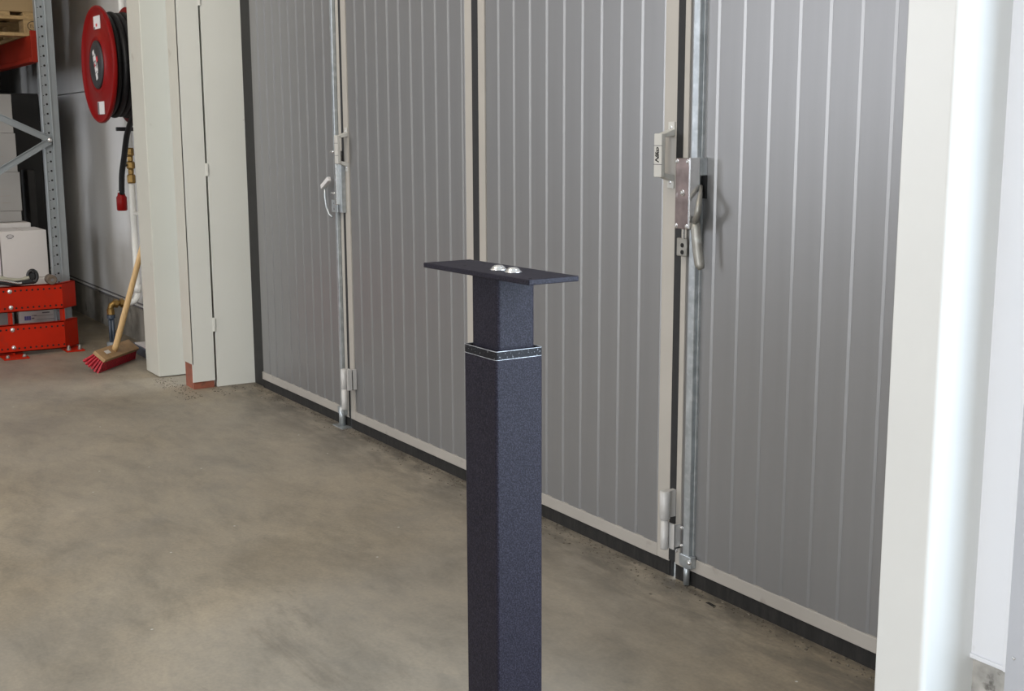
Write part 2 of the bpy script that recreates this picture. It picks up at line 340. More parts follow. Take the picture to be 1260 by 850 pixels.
c = thing('trim_5', (-1.53, 2.0, 0), 'thick glossy white column in the right foreground', 'column', kind='structure')
rc = MB(); r = 0.012; pts = [(-1.588, 2.1), (-1.588, 1.904), (-1.584, 1.90)]
for k in range(7):
    t = -math.pi/2 + math.pi/2*k/6; pts.append((-1.468-r+r*math.cos(t), 1.90+r+r*math.sin(t)))
pts.append((-1.468, 2.1))
rc.prism(pts, 0, CE); obj('cladding', rc, 'right_col', c, smooth=False)
obj('foot_plate', MB().box(-1.60, -1.46, 1.885, 2.04, 0, 0.008), 'plinth', c)
c = thing('trim_6', (-1.3, 2.15, 0), 'blue-grey steel jamb at the far right edge of the wall', 'jamb', kind='structure')
obj('jamb_plate', MB().box(-1.370, -1.24, 2.022, 2.30, 0, 3.4), 'jamb', c, bevel=0.002)
for z in (0.31, 0.95, 1.6, 2.3):
    obj('screw', bolt((-1.352, 2.022, z), (0, -1, 0), 0.003, 0.003), 'zinc', c)
c = tag(obj('trim_7', MB().box(-1.585, -1.535, 2.10, 2.33, 0, HT), 'rubber'), 'black seal strip behind the white column', 'seal', kind='structure')

# ================================================================ folding door leaves
Z0, ZB = 0.087, 0.047
def board_mb(x0, x1, z0=Z0, z1=HT):
    """one profiled board: narrow flat at the left, broad raised face, both with a chamfer"""
    a = x1-0.070; f = D; h = D-0.0045
    pts = [(x0, f), (max(a, x0+0.002), f), (max(a, x0+0.002)+0.003, h), (x1-0.0068, h), (x1-0.0005, f), (x1-0.0005, f+0.012), (x0, f+0.012)]
    return MB().prism(pts, z0, z1)
def leaf(n, x0, x1, first, lw, rw, label, bx1=None):
    t = thing('door_%d' % n, ((x0+x1)/2, D, 0), label, 'door', kind='structure')
    e0, e1 = x0+lw, (bx1 if bx1 else x1-rw)
    xs = [e0, first]
    while xs[-1]+0.1 < e1-0.02: xs.append(xs[-1]+0.1)
    xs.append(e1)
    src = None
    for i in range(len(xs)-1):
        if abs(xs[i+1]-xs[i]-0.1) < 1e-6:
            if src is None: src = obj('board', board_mb(xs[i], xs[i+1]), 'board', t); sx = xs[i]
            else: copies(src, t, [(xs[i]-sx, 0, 0)])
        else: obj('board', board_mb(xs[i], xs[i+1]), 'board', t)
    if lw > 0.005: obj('stile', MB().box(x0, e0, D-0.006, D+0.03, ZB, HT), 'stile', t, bevel=0.0015)
    obj('stile', MB().box(x1-rw, x1, D-0.006, D+0.03, ZB, HT), 'stile', t, bevel=0.0015)
    obj('kick_rail', MB().box(e0-0.001, x1-rw+0.001, D-0.0075, D+0.02, ZB, Z0), 'kick', t, bevel=0.0015)
    obj('core', MB().box(x0+0.002, x1-0.002, D+0.012, D+0.04, ZB, HT), 'rubber', t)
    bs = MB(); bs.box(x0, x1, D-0.002, D+0.006, 0.0, ZB+0.002)
    obj('brush_seal', bs, 'brush', t, label='black brush seal along the foot')
    return t
L1 = leaf(1, -6.06, -4.978, -5.952, 0.003, 0.032, 'grey ribbed door leaf farthest left, next to the pale reveal panel', -5.04)
L2 = leaf(2, -4.957, -3.846, -4.819, 0.045, 0.051, 'grey ribbed door leaf second from the left, partly behind the post')
L3 = leaf(3, -3.804, -2.705, -3.668, 0.044, 0.057, 'grey ribbed door leaf third from the left, with the lettered pull handle')
L4 = leaf(4, -2.677, -1.540, -2.538, 0.022, 0.057, 'grey ribbed door leaf on the right, running behind the white column')
# rubber gaskets that close the folding joints
for x0, x1 in ((-4.978, -4.957), (-3.846, -3.804), (-2.705, -2.677)):
    g = MB().box(x0-0.001, x1+0.001, D-0.006, D+0.014, 0.052, HT)
    t = {-4.978: L1, -3.846: L2, -2.705: L3}[x0]
    obj('gasket', g, 'rubber', t)
    if x0 != -2.705: obj('gasket_foot', MB().box(x0, x1, D, D+0.01, 0.0, 0.054), 'rubber', t)
    else: obj('gasket_foot', MB().box(x0, x0+0.012, D, D+0.006, 0.0, 0.054), 'rubber', t)

# ---- bow pull handles on leaf 2 and leaf 3
def pull(parent, xc, lettering):
    yo = D-0.006; yh = D-0.044
    for z0, z1 in ((1.325, 1.357), (1.168, 1.200)):
        pl = obj('handle_foot', MB().box(xc-0.004, xc+0.024, yo-0.004, yo, z0, z1), 'cream_pale', parent, bevel=0.001)
        obj('screw', bolt((xc+0.010, yo-0.004, (z0+z1)/2), (0, -1, 0), 0.004, 0.003), 'zinc', pl)
    h = MB()
    top, bot = 1.330, 1.195
    for a, b in ((top, top-0.012), (bot, bot+0.012)):       # arms leaning out from the feet
        h.add([(xc-0.004, yo, a+(0.008 if a == top else -0.008)), (xc+0.024, yo, a+(0.008 if a == top else -0.008)), (xc+0.024, yo, b), (xc-0.004, yo, b),
               (xc-0.006, yh, a-0.006 if a == top else a+0.006), (xc+0.022, yh, a-0.006 if a == top else a+0.006), (xc+0.022, yh, b-0.006 if a == top else b+0.006), (xc-0.006, yh, b-0.006 if a == top else b+0.006)],
              [(0,1,2,3),(4,7,6,5),(0,4,5,1),(1,5,6,2),(2,6,7,3),(3,7,4,0)])
    h.box(xc-0.008, xc+0.026, yh-0.014, yh, 1.201, 1.324)
    g = obj('pull_handle', h, 'cream_pale', parent, bevel=0.002, label='light grey bow pull handle')
    for z in (1.237, 1.290):
        obj('groove', MB().box(xc-0.009, xc+0.027, yh-0.0145, yh-0.012, z-0.001, z+0.001), 'print', g)
    if lettering:
        obj('lettering', place(text_mesh('Niko', 0.0225, 0.35, 0.92, 0.0005), (xc+0.008, yh-0.0146, 1.263), (0, 0, 1), (-1, 0, 0)), 'hole', g,
            label='black slanting script reading Niko, turned upright')
pull(L3, -2.735, True); pull(L2, -4.935, False)

# ---- hinges at the foot of the two folding joints
def hinge(parent, xc, px0, px1):
    yb = D-0.045
    up_ = MB().lathe((xc, yb, 0.193), (0,0,1), [(0, 0.0145), (0.002, 0.016), (0.084, 0.016), (0.087, 0.012)], 20)
    b = obj('hinge_barrel', up_, 'grey_metal', parent, smooth=True, label='pale grey welded hinge')
    obj('hinge_pin', MB().lathe((xc, yb, 0.100), (0,0,1), [(0, 0.011), (0.002, 0.012), (0.094, 0.012)], 20), 'grey_metal', b, smooth=True)
    obj('hinge_flap', MB().box(xc-0.012, xc+0.004, yb, D-0.006, 0.196, 0.278), 'grey_metal', b)
    p = MB(); p.box(xc, px1, yb+0.012, yb+0.018, 0.102, 0.180); p.box(px1-0.006, px1, yb+0.014, D-0.006, 0.102, 0.180)
    p.box(px0, px1, yb+0.014, D-0.006, 0.104, 0.110)
    obj('hinge_plate', p, 'grey_metal', b, bevel=0.001)
hinge(L3, -2.681, -2.672, -2.652)
for z in (0.168, 0.113): obj('hinge_bolt', bolt((-2.647, D-0.006, z), (0.3, -1, 0), 0.005, 0.008), 'zinc', L4)
obj('hinge_bolt', bolt((-2.668, D-0.006, 0.090), (0, -1, 0), 0.004, 0.006), 'zinc', L4)
hb = obj('hinge_barrel', MB().lathe((-4.935, D-0.045, 0.193), (0,0,1), [(0, 0.014), (0.002, 0.0155), (0.090, 0.0155), (0.093, 0.012)], 20), 'grey_metal', L1, smooth=True, label='pale grey welded hinge')
obj('hinge_pin', MB().lathe((-4.935, D-0.045, 0.098), (0,0,1), [(0, 0.013), (0.002, 0.0145), (0.096, 0.0145)], 20), 'grey_metal', hb, smooth=True)
p = MB(); p.box(-4.93, -4.885, D-0.030, D-0.024, 0.194, 0.286); p.box(-4.895, -4.885, D-0.05, D-0.006, 0.194, 0.288)
obj('hinge_plate', p, 'grey_metal', hb, bevel=0.001)
for x, z in ((-4.912, 0.272), (-4.905, 0.206)): obj('hinge_bolt', bolt((x, D-0.030, z), (0, -1, 0), 0.005, 0.006), 'zinc', hb)

# ---- long drop bolts (galvanised rods) on leaf 4 and leaf 1
rod = MB().box(-2.622, -2.594, D-0.024, D-0.001, 0.055, HT); rod.box(-2.594, -2.588, D-0.012, D-0.001, 0.07, HT)
g = obj('bolt_channel', rod, 'galv', L4, bevel=0.003, label='long galvanised drop bolt channel')
obj('drop_rod', MB().tube([(-2.612, D-0.014, 0.004), (-2.612, D-0.014, 0.07)], 0.010, 12), 'galv', g, smooth=True)
gb = MB(); gb.box(-2.632, -2.580, D-0.028, D-0.008, 0.062, 0.098)
b = obj('rod_guide', gb, 'galv', L4, bevel=0.002)
obj('screw', bolt((-2.586, D-0.028, 0.082), (0.2, -1, 0), 0.006, 0.007), 'zinc', b)
rod = MB().box(-5.036, -5.013, D-0.022, D-0.001, 0.055, HT)
g = obj('bolt_channel', rod, 'galv', L1, bevel=0.003, label='long galvanised drop bolt channel')
obj('drop_rod', MB().tube([(-5.02, D-0.02, 0.004), (-5.02, D-0.02, 0.095)], 0.016, 12), 'galv', g, smooth=True)
b = obj('rod_guide', MB().box(-5.05, -4.99, D-0.03, D-0.006, 0.058, 0.092), 'galv', L1, bevel=0.002)
obj('floor_plate', MB().box(-5.07, -4.96, D-0.05, D+0.0, 0.0, 0.004), 'galv', L1)

# ---- lock with lever on leaf 4
yl = D-0.062
k = obj('lock_case', MB().box(-2.640, -2.582, yl, D-0.03, 1.060, 1.256), 'lock', L4, bevel=0.0015, label='shiny steel lock case with screws')
for x in (-2.633, -2.589):
    for z in (1.068, 1.247): obj('screw', bolt((x, yl, z), (0, -1, 0), 0.0052, 0.005), 'zinc', k)
obj('screw', bolt((-2.607, yl, 1.161), (0, -1, 0), 0.007, 0.008), 'zinc', k)
obj('side_rim', MB().box(-2.582, -2.574, yl-0.003, D-0.03, 1.062, 1.257), 'zinc', k, bevel=0.001)
obj('lock_bracket', MB().box(-2.602, -2.574, D-0.034, D-0.004, 1.208, 1.258), 'galv', L4, bevel=0.002)
obj('lever_slot', MB().box(-2.588, -2.572, D-0.012, D-0.003, 1.145, 1.208), 'rubber', L4)
lev = [(-2.572, D-0.028, 1.180), (-2.560, D-0.040, 1.160), (-2.545, D-0.058, 1.135), (-2.538, D-0.066, 1.115), (-2.552, D-0.060, 1.096), (-2.568, D-0.050, 1.083)]
lv = obj('lever_handle', MB().tube(lev, [0.005, 0.006, 0.008, 0.009, 0.009, 0.010], 10, sy=1.2), 'cast', L4, smooth=True, label='bent cast lever with a long grip')
obj('lever_grip', MB().tube([(-2.566, D-0.050, 1.090), (-2.562, D-0.052, 1.06), (-2.554, D-0.050, 1.0), (-2.548, D-0.048, 0.965), (-2.540, D-0.048, 0.953)], [0.010, 0.014, 0.014, 0.014, 0.009], 10, sy=0.6), 'cast', lv, smooth=True)
hs = MB()
hs.box(-2.674, -2.630, D-0.026, D-0.020, 0.978, 1.030)
hp = obj('hasp', hs, 'cast', L4, bevel=0.004, label='small hasp plate with two holes')
for z in (1.010, 0.990): obj('hasp_hole', MB().lathe((-2.648, D-0.0265, z), (0, -1, 0), [(0, 0.0065), (0.0012, 0.0065)], 12), 'hole', hp)
obj('hasp_rod', MB().tube([(-2.638, D-0.03, 1.03), (-2.638, D-0.03, 1.06)], 0.003, 8), 'zinc', L4)

# ---- long latch on leaf 1
k = obj('latch_bar', MB().box(-4.992, -4.972, D-0.040, D-0.008, 1.02, 1.256), 'zinc', L1, bevel=0.002, label='bright zinc latch bar')
obj('latch_channel', MB().box(-4.995, -4.945, D-0.028, D-0.006, 0.985, 1.2), 'galv', k, bevel=0.002)
pl = obj('latch_plate', MB().box(-5.040, -4.975, D-0.036, D-0.030, 0.985, 1.040), 'galv', k, bevel=0.006)
for z in (1.025, 1.0): obj('latch_bolt', bolt((-5.012, D-0.030, z), (0, -1, 0), 0.006, 0.0075), 'print', k)
for z in (1.252, 1.070):
    obj('latch_bolt', MB().tube([(-5.042, D-0.030, z), (-4.985, D-0.034, z)], 0.0065, 10), 'zinc', k, smooth=True)
obj('latch_bolt', bolt((-5.03, D-0.004, 1.145), (0, -1, 0), 0.008, 0.008), 'brass', L1)
lp = [(-5.118, D-0.030, 1.10), (-5.116, D-0.032, 1.05), (-5.108, D-0.030, 1.005), (-5.088, D-0.026, 0.972), (-5.066, D-0.020, 0.960)]
lh = obj('latch_lever', MB().tube(lp, 0.005, 8), 'galv', L1, smooth=True, label='thin bent steel lever with a pale grip')
obj('lever_grip', MB().obox((-5.130, D-0.045, 1.083), (0.080, 0, 0.040), (0, 0.018, 0), (-0.009, 0, 0.019)), 'sticker', lh, bevel=0.003)

# ================================================================ height-adjustable post with plate
PX0, PX1, PY0, PY1, PZ = -1.805, -1.699, 1.051, 1.146, 0.960
cx, cy = (PX0+PX1)/2, (PY0+PY1)/2
post = thing('telescopic_post', (cx, cy, 0), 'dark violet-black square telescopic post with a flat top plate, standing before the doors', 'post')
def rrect(x0, x1, y0, y1, r, n=5):
    out = []
    for cx_, cy_, a0 in ((x1-r, y1-r, 0), (x0+r, y1-r, 90), (x0+r, y0+r, 180), (x1-r, y0+r, 270)):
        for k in range(n+1):
            a = math.radians(a0+90*k/n); out.append((cx_+r*math.cos(a), cy_+r*math.sin(a)))
    return out
def hollow(m, x0, x1, y0, y1, r, t, z0, z1):        # square tube with rounded corners
    o_, i_ = rrect(x0, x1, y0, y1, r), rrect(x0+t, x1-t, y0+t, y1-t, max(r-t, 0.001)); n = len(o_)
    vs = [(p[0], p[1], z) for z in (z0, z1) for p in o_]+[(p[0], p[1], z) for z in (z0, z1) for p in i_]
    fs = []
    for k in range(n):
        q = (k+1) % n
        fs += [(k, q, q+n, k+n), (k+2*n, k+3*n, q+3*n, q+2*n), (k+n, q+n, q+3*n, k+3*n), (k, k+2*n, q+2*n, q)]
    return m.add(vs, fs)
obj('outer_tube', hollow(MB(), PX0, PX1, PY0, PY1, 0.005, 0.004, 0.010, PZ-0.012), 'powder', post)
cl = hollow(MB(), PX0, PX1, PY0, PY1, 0.005, 0.006, PZ-0.012, PZ+0.0020)
K['collar'] = marks(mat('glossy_black_collar', (0.008, 0.008, 0.010), 0.5, 0.0, 0.3, 200, spec=0.15), (0.22, 0.22, 0.24), 260, 0.64, 0.70, 0.8)
obj('collar', cl, 'collar', post, label='glossy black end collar of the outer tube')
K['edge_glint'] = mat('painted_edge_highlight', (0.42, 0.43, 0.46), 0.4, 0.3, 0.4, 90)
for z in (PZ-0.0124, PZ+0.0020): obj('edge_highlight', hollow(MB(), PX0-0.0002, PX1+0.0002, PY0-0.0002, PY1+0.0002, 0.005, 0.0012, z, z+0.0007), 'edge_glint', post)  # bright edge highlights of the collar drawn as thin pale strips
IX0, IX1, IY0, IY1 = -1.7935, -1.7085, 1.0605, 1.136
obj('inner_tube', hollow(MB(), IX0, IX1, IY0, IY1, 0.006, 0.004, 0.55, 1.0876), 'powder', post)
rot = math.radians(1.6); hx, hy = 0.1655, 0.0495; pc = Vector((-1.7495, 1.086, 1.0872))
ax = Vector((math.cos(rot), math.sin(rot), 0)); ay = Vector((-math.sin(rot), math.cos(rot), 0))
pt = obj('top_plate', MB().obox(pc-ax*hx-ay*hy, ax*2*hx, ay*2*hy, (0, 0, 0.0088)), 'powder', post, bevel=0.0015)
for u, v in ((-0.150, 0.036), (-0.150, -0.036), (0.150, 0.036), (0.150, -0.036), (-0.075, -0.018), (-0.085, 0.030)):
    obj('screw_hole', MB().lathe(pc+ax*u+ay*v+Vector((0, 0, 0.0087)), (0, 0, 1), [(0, 0.003), (0.0003, 0.003)], 12), 'hole', pt)
for q in ((-1.735, 1.0795), (-1.6905, 1.0805)):
    c0 = Vector((q[0], q[1], 1.096))
    bo = obj('dome_bolt', MB().lathe(c0, (0, 0, 1), [(0, 0.0145), (0.0015, 0.0145), (0.0018, 0.0125), (0.005, 0.0108), (0.0078, 0.0072), (0.0085, 0.003)], 24), 'zinc', pt, smooth=True, label='shiny zinc dome bolt')
bpz = MB().box(cx-0.2, cx+0.2, cy-0.2, cy+0.2, 0, 0.010)
obj('base_plate', bpz, 'powder', post, bevel=0.002)

# ================================================================ fire hose reel on the wall
RC = Vector((-7.25, 1.82, 1.727)); phi = math.radians(1.3)
an = Vector((math.sin(phi), -math.cos(phi), 0)); ah = Vector((math.cos(phi), math.sin(phi), 0)); az = Vector((0, 0, 1))
reel = thing('fire_hose_reel', (RC.x, WL, RC.z-0.31), 'red fire hose reel wound with black hose, mounted high on the wall', 'hose reel')
R = 0.328
def flange(c, face):
    return MB().lathe(c, face, [(-0.022, R-0.004), (-0.018, R), (-0.004, R), (0.002, R-0.004), (0.002, R-0.010), (-0.006, R-0.022), (-0.010, R-0.05), (-0.008, 0.176), (0.000, 0.160), (0.004, 0.151), (0.0, 0.141), (-0.004, 0.136)], 64)
obj('front_disc', flange(RC, an), 'reel', reel, smooth=True)
C2 = RC - an*0.180
obj('rear_disc', MB().lathe(C2, an, [(-0.012, R-0.004), (-0.008, R), (0.006, R), (0.010, R-0.006), (0.002, R-0.03), (0.002, 0.05)], 64), 'reel', reel, smooth=True)
hub = obj('hub_cover', MB().lathe(RC, an, [(-0.005, 0.135), (0.004, 0.135), (0.008, 0.126), (0.010, 0.06), (0.010, 0.0)], 48), 'black', reel, smooth=True, label='black round hub sticker with white and red lettering')
sl = MB()                                                # broken white lettering running down the hub
dv = (az*-0.94+ah*0.34).normalized(); dn = (ah*0.94+az*0.34).normalized()
for i, (u0, u1, w) in enumerate(((-0.085, -0.058, .030), (-0.052, -0.022, .032), (-0.014, 0.004, .028), (0.010, 0.042, .030), (0.048, 0.088, .030))):
    o = RC + an*0.0105 + dv*u0 - dn*(0.018)
    sl.obox(o, dv*(u1-u0), dn*w*1.15, an*0.0008)
obj('lettering', sl, 'sticker', hub)
sl = MB()
for u0, v0, ln in ((-0.055, .022, .05), (-0.01, .030, .06), (0.03, .020, .03)):
    sl.obox(RC+an*0.0105+dv*u0+dn*v0, dv*ln, dn*0.010, an*0.0008)
obj('small_lettering', sl, 'sticker', hub)
sl = MB().obox(RC+an*0.0108+dv*(-0.028)+dn*0.034, dv*0.03, dn*0.03, an*0.0008)
sl.obox(RC+an*0.0112+dv*(-0.008)-dn*0.014, dv*0.018, dn*0.016, an*0.0008)
obj('red_lettering', sl, 'red_print', hub)
def sticker(cu, cv, w, h, dark):
    c0 = RC+an*-0.0065+ah*cu+az*cv
    st = obj('sticker', MB().obox(c0-ah*w/2-az*h/2, ah*w, az*h, an*0.0035), 'sticker', reel, label='white label on the red disc')
    obj('label_print', MB().obox(c0-ah*w*0.5-az*h*0.5+an*0.0035, ah*w*0.24, az*h*(0.95 if dark else .2), an*0.0006), 'print', st)
    if not dark: obj('red_mark', MB().obox(c0-ah*w*0.15-az*h*0.30+an*0.0035, ah*w*0.22, az*h*0.22, an*0.0006), 'red_print', st)
sticker(0.03, 0.232, 0.125, 0.072, False); sticker(0.015, -0.242, 0.125, 0.072, True)
for i, rr in enumerate((0.272, 0.280, 0.275, 0.281)):     # hose turns side by side
    cc = RC - an*(0.047+0.036*i); n = 48
    path = [cc + ah*math.cos(2*math.pi*k/n)*rr + az*math.sin(2*math.pi*k/n)*rr for k in range(n+1)]
    obj('hose_turn', MB().tube(path, 0.0187, 12, cap=False), 'hose', reel, smooth=True)
obj('drum', MB().lathe(C2, an, [(0.005, 0.252), (0.165, 0.252)], 48), 'hose', reel)
obj('wall_arm', MB().box(RC.x-0.04, RC.x+0.04, RC.y+0.17, WL, RC.z-0.05, RC.z+0.05), 'reel', reel)
obj('wall_arm', MB().box(RC.x-0.09, RC.x+0.09, WL-0.012, WL, RC.z-0.16, RC.z+0.16), 'reel', reel)
hp = [(-6.965, 1.95, 1.727), (-6.99, 1.965, 1.62), (-7.08, 1.98, 1.50), (-7.22, 1.99, 1.42), (-7.34, 1.99, 1.33), (-7.41, 1.985, 1.2), (-7.46, 1.98, 1.10), (-7.49, 1.98, 0.98)]
dense = []
for i in range(len(hp)-1):
    p0, p1, p2, p3 = [Vector(hp[max(0, min(len(hp)-1, j))]) for j in (i-1, i, i+1, i+2)]
    for q in range(6):
        t = q/6; dense.append(0.5*((2*p1)+(p2-p0)*t+(2*p0-5*p1+4*p2-p3)*t*t+(3*p1-p0-3*p2+p3)*t**3))
dense.append(Vector(hp[-1]))
obj('hanging_hose', MB().tube(dense, 0.0175, 12), 'hose', reel, smooth=True)
nz = obj('nozzle', MB().lathe((-7.500, 1.98, 0.880), (0, 0, 1), [(0, 0.026), (0.006, 0.031), (0.080, 0.031), (0.092, 0.023), (0.11, 0.020)], 24), 'reel', reel, smooth=True, label='red spray nozzle on the hose end')
obj('nozzle_clip', MB().lathe((-7.496, 1.98, 0.990), (0, 0, 1), [(0, 0.021), (0.012, 0.021)], 16), 'zinc', nz)
cp = thing('hose_clamp', (-7.39, WL, 1.36), 'black bracket bar on the wall beside the hanging hose, below the reel', 'bracket')
obj('bar', MB().box(-7.375, -7.355, 1.935, WL, 1.355, 1.378), 'black', cp, bevel=0.004)
obj('wall_foot', MB().box(-7.40, -7.33, WL-0.006, WL, 1.33, 1.40), 'black', cp, bevel=0.002)

# ================================================================ pipes in the corner
X0 = -7.70
wp = thing('water_pipe', (X0, 2.10, 0), 'white plastic water pipe dropping down the wall behind the broom stick', 'pipe')
py = 2.10
path = [(X0, py, 2.9), (X0, py, 1.26)]
obj('upper_run', MB().tube(path, 0.020, 14), 'white_pipe', wp, smooth=True)
path = [(X0, py, 1.03), (X0, py, 0.36), (X0, py-0.005, 0.325), (X0, py-0.02, 0.300), (X0, py-0.045, 0.290), (X0, py-0.085, 0.288)]
obj('lower_run', MB().tube(path, 0.020, 14), 'white_pipe', wp, smooth=True)
obj('pipe_socket', MB().lathe((X0, py, 0.35), (0,0,1), [(0, 0.024), (0.05, 0.024)], 16), 'white_pipe', wp, smooth=True)
obj('pipe_clip', MB().box(X0-0.024, X0+0.024, py-0.008, WL, 0.84, 0.86), 'white_pipe', wp)
vb = thing('brass_valve', (X0, 2.10, 1.05), 'brass valve with hexagonal collars on the white pipe below the bracket', 'valve')
for z, rr, h in ((1.205, .025, .050), (1.17, .018, .035), (1.125, .027, .045), (1.09, .018, .035), (1.035, .026, .055)):
    obj('brass_collar', MB().lathe((X0, py, z), (0,0,1), [(0, rr*.85), (h*.15, rr), (h*.85, rr), (h, rr*.85)], 8), 'brass', vb)
obj('valve_stem', MB().tube([(X0, py, 1.148), (X0, py-0.06, 1.148)], 0.009, 8), 'black', vb, smooth=True)
bf = thing('brass_elbow', (X0, 1.97, 0.29), 'brass pipe elbow joining the dark riser to the white pipe', 'fitting')
ex, ey = X0, 1.925
obj('elbow_body', MB().tube([(ex, ey, 0.245), (ex, ey, 0.265), (ex, ey+0.006, 0.282), (ex, ey+0.022, 0.291), (ex, py-0.088, 0.291)], 0.019, 12), 'brass', bf, smooth=True)
for y in (ey+0.022, ey+0.060): obj('union_nut', MB().lathe((ex, y, 0.291), (0,1,0), [(0, .028), (.022, .028)], 6), 'brass', bf)
obj('union_nut', MB().lathe((ex, ey, 0.224), (0,0,1), [(0, .024), (.035, .024)], 8), 'brass', bf)
rp = thing('riser_pipe', (ex, ey, 0), 'pair of dark blue-grey riser pipes rising from a grey floor sleeve', 'pipe')
obj('pipe_run', MB().tube([(ex, ey+0.011, 0.0), (ex, ey+0.007, 0.222)], 0.011, 12), 'blue_pipe', rp, smooth=True)
obj('pipe_run', MB().tube([(ex, ey-0.010, 0.0), (ex, ey-0.009, 0.222)], 0.009, 12), 'blue_pipe', rp, smooth=True)
obj('pipe_cap', MB().lathe((ex, ey, 0.200), (0,0,1), [(0, .026), (.022, .026)], 16), 'blue_pipe', rp)
obj('floor_sleeve', MB().lathe((ex, ey, 0.0), (0,0,1), [(0, .034), (.045, .036), (.050, .032)], 16), 'grey_plastic', rp, smooth=True)
tb = thing('rubber_block', (-7.4, 2.06, 0), 'low dark block with a pale top, behind the broom head by the column', 'block')
obj('block_body', MB().obox((-7.60, 2.005, 0), (0.55, 0.0, 0), (0, 0.13, 0), (0, 0, 0.050)), 'blue_pipe', tb, bevel=0.004)
obj('block_top', MB().obox((-7.56, 2.025, 0.050), (0.50, 0.0, 0), (0, 0.10, 0), (0, 0, 0.006)), 'sticker', tb)

# ================================================================ broom leaning on the wall
br = thing('push_broom', (-7.1, 1.75, 0), 'push broom with red bristles and a pale wooden stick leaning in the corner', 'broom')
Bv = Vector((-.41, -.49, -.77)).normalized(); Lv = Vector((-.755, .655, -.01)); Lv = (Lv-Bv*Lv.dot(Bv)).normalized(); Wv = Lv.cross(Bv)
if Wv.z < 0: Wv = -Wv
P1 = Vector((-6.935, 1.690, 0.074)); LEN = 0.43
obj('broom_block', MB().obox(P1, Lv*LEN, Wv*0.085, Bv*0.022), 'broomblock', br, bevel=0.003)
obj('sticker', MB().obox(P1+Lv*0.07+Wv*0.036-Bv*0.0008, Lv*0.055, Wv*0.024, -Bv*0.0006), 'sticker', br)
bm_ = MB(); rnd = random.Random(3)
for i in range(24):
    for j in range(6):
        u = (i+0.5)/24*LEN; v = (j+0.5)/6*0.078+0.003
        fl_ = (u/LEN-0.5)*0.05; fv = ((j+0.5)/6-0.5)*0.05
        a = P1+Lv*u+Wv*v+Bv*0.021; e = a+Bv*(0.070+rnd.uniform(-.004, .004))+Lv*fl_+Wv*fv
        if e.z < 0.001: e = e-Bv*((0.001-e.z)/-Bv.z)*-1 if False else a+(e-a)*((a.z-0.001)/(a.z-e.z))
        bm_.tube([a, e], [0.0055, 0.0085], 5)
obj('bristles', bm_, 'bristle', br, kind='stuff')
h0 = P1+Lv*LEN*0.42+Wv*0.043; h1 = Vector((-6.905, 2.125, 1.33))
obj('broom_stick', MB().tube([h0+Bv*0.012, h0+(h1-h0)*0.02, h0+(h1-h0)*0.5, h1-(h1-h0)*0.02, h1], [0.017, 0.018, 0.016, 0.016, 0.010], 14), 'broomwood', br, smooth=True)

# ================================================================ pallet rack at the left
rk = thing('pallet_rack', (-8.0, 1.2, 0), 'galvanised pallet rack frame with red beams at the left edge', 'rack')
def upright(y0, sgn, x=-8.0, zt=3.6):
    y = lambda d: y0+sgn*d
    pr_ = [(x-0.055, y(0)), (x-0.004, y(0)), (x, y(0.004)), (x, y(0.008)), (x-0.007, y(0.010)), (x-0.007, y(0.048)), (x+0.006, y(0.052)), (x+0.007, y(0.060)), (x-0.002, y(0.062)), (x-0.002, y(0.100)), (x-0.1, y(0.100)), (x-0.1, y(0.094)), (x-0.010, y(0.094)), (x-0.055, y(0.01))]
    if sgn < 0: pr_ = pr_[::-1]
    return MB().prism(pr_, 0.0, zt)
up1 = obj('upright', upright(1.657, 1), 'rack_galv', rk)
ho = MB()
for k in range(60):
    z = 0.06+k*0.0585
    ho.lathe((-8.0072, 1.692, z), (1, 0, 0), [(0, 0.0068), (0.0006, 0.0068)], 8)
    ho.lathe((-8.0072, 1.674, z-0.006), (1, 0, 0), [(0, 0.0030), (0.0006, 0.0030)], 8)
obj('slot_holes', ho, 'hole', up1, kind='stuff')
obj('foot_plate', MB().box(-8.12, -7.985, 1.64, 1.78, 0, 0.006), 'rack_galv', up1)
obj('upright', upright(0.72, -1), 'rack_galv', rk)
obj('upright', upright(1.657, 1, -10.8), 'rack_galv', rk); obj('upright', upright(0.72, -1, -10.8), 'rack_galv', rk)
def brace(a, b):
    a, b = Vector(a), Vector(b); d = (b-a); n = Vector((1, 0, 0)); w = d.cross(n).normalized()
    m = MB().obox(a-w*0.020, d, w*0.040, (-0.004, 0, 0)); m.obox(a-w*0.020, d, w*0.004, (0.012, 0, 0)); m.obox(a+w*0.016, d, w*0.004, (0.012, 0, 0))
    return m
obj('brace', brace((-7.998, 1.690, 1.308), (-7.998, 0.68, 1.790)), 'rack_galv', rk)
obj('brace', brace((-7.994, 1.690, 1.298), (-7.994, 0.68, 0.700)), 'rack_galv', rk)
obj('brace', brace((-7.998, 1.690, 2.75), (-7.998, 0.68, 2.25)), 'rack_galv', rk)
obj('brace_bolt', bolt((-7.985, 1.690, 1.304), (1, 0, 0), 0.011, 0.010), 'zinc', rk)
for y0, y1 in ((1.625, 1.675), (0.70, 0.75)):
    bb = MB().box(-10.75, -8.03, y0, y1, 1.800, 1.938); bb.box(-10.75, -8.03, y0-0.012, y1, 1.776, 1.802)
    be = obj('beam', bb, 'beam', rk, bevel=0.003)
    obj('beam_hook', MB().box(-8.035, -8.012, y0-0.002, y1-0.005, 1.776, 1.965), 'beam', be, bevel=0.002)
rk2 = rk

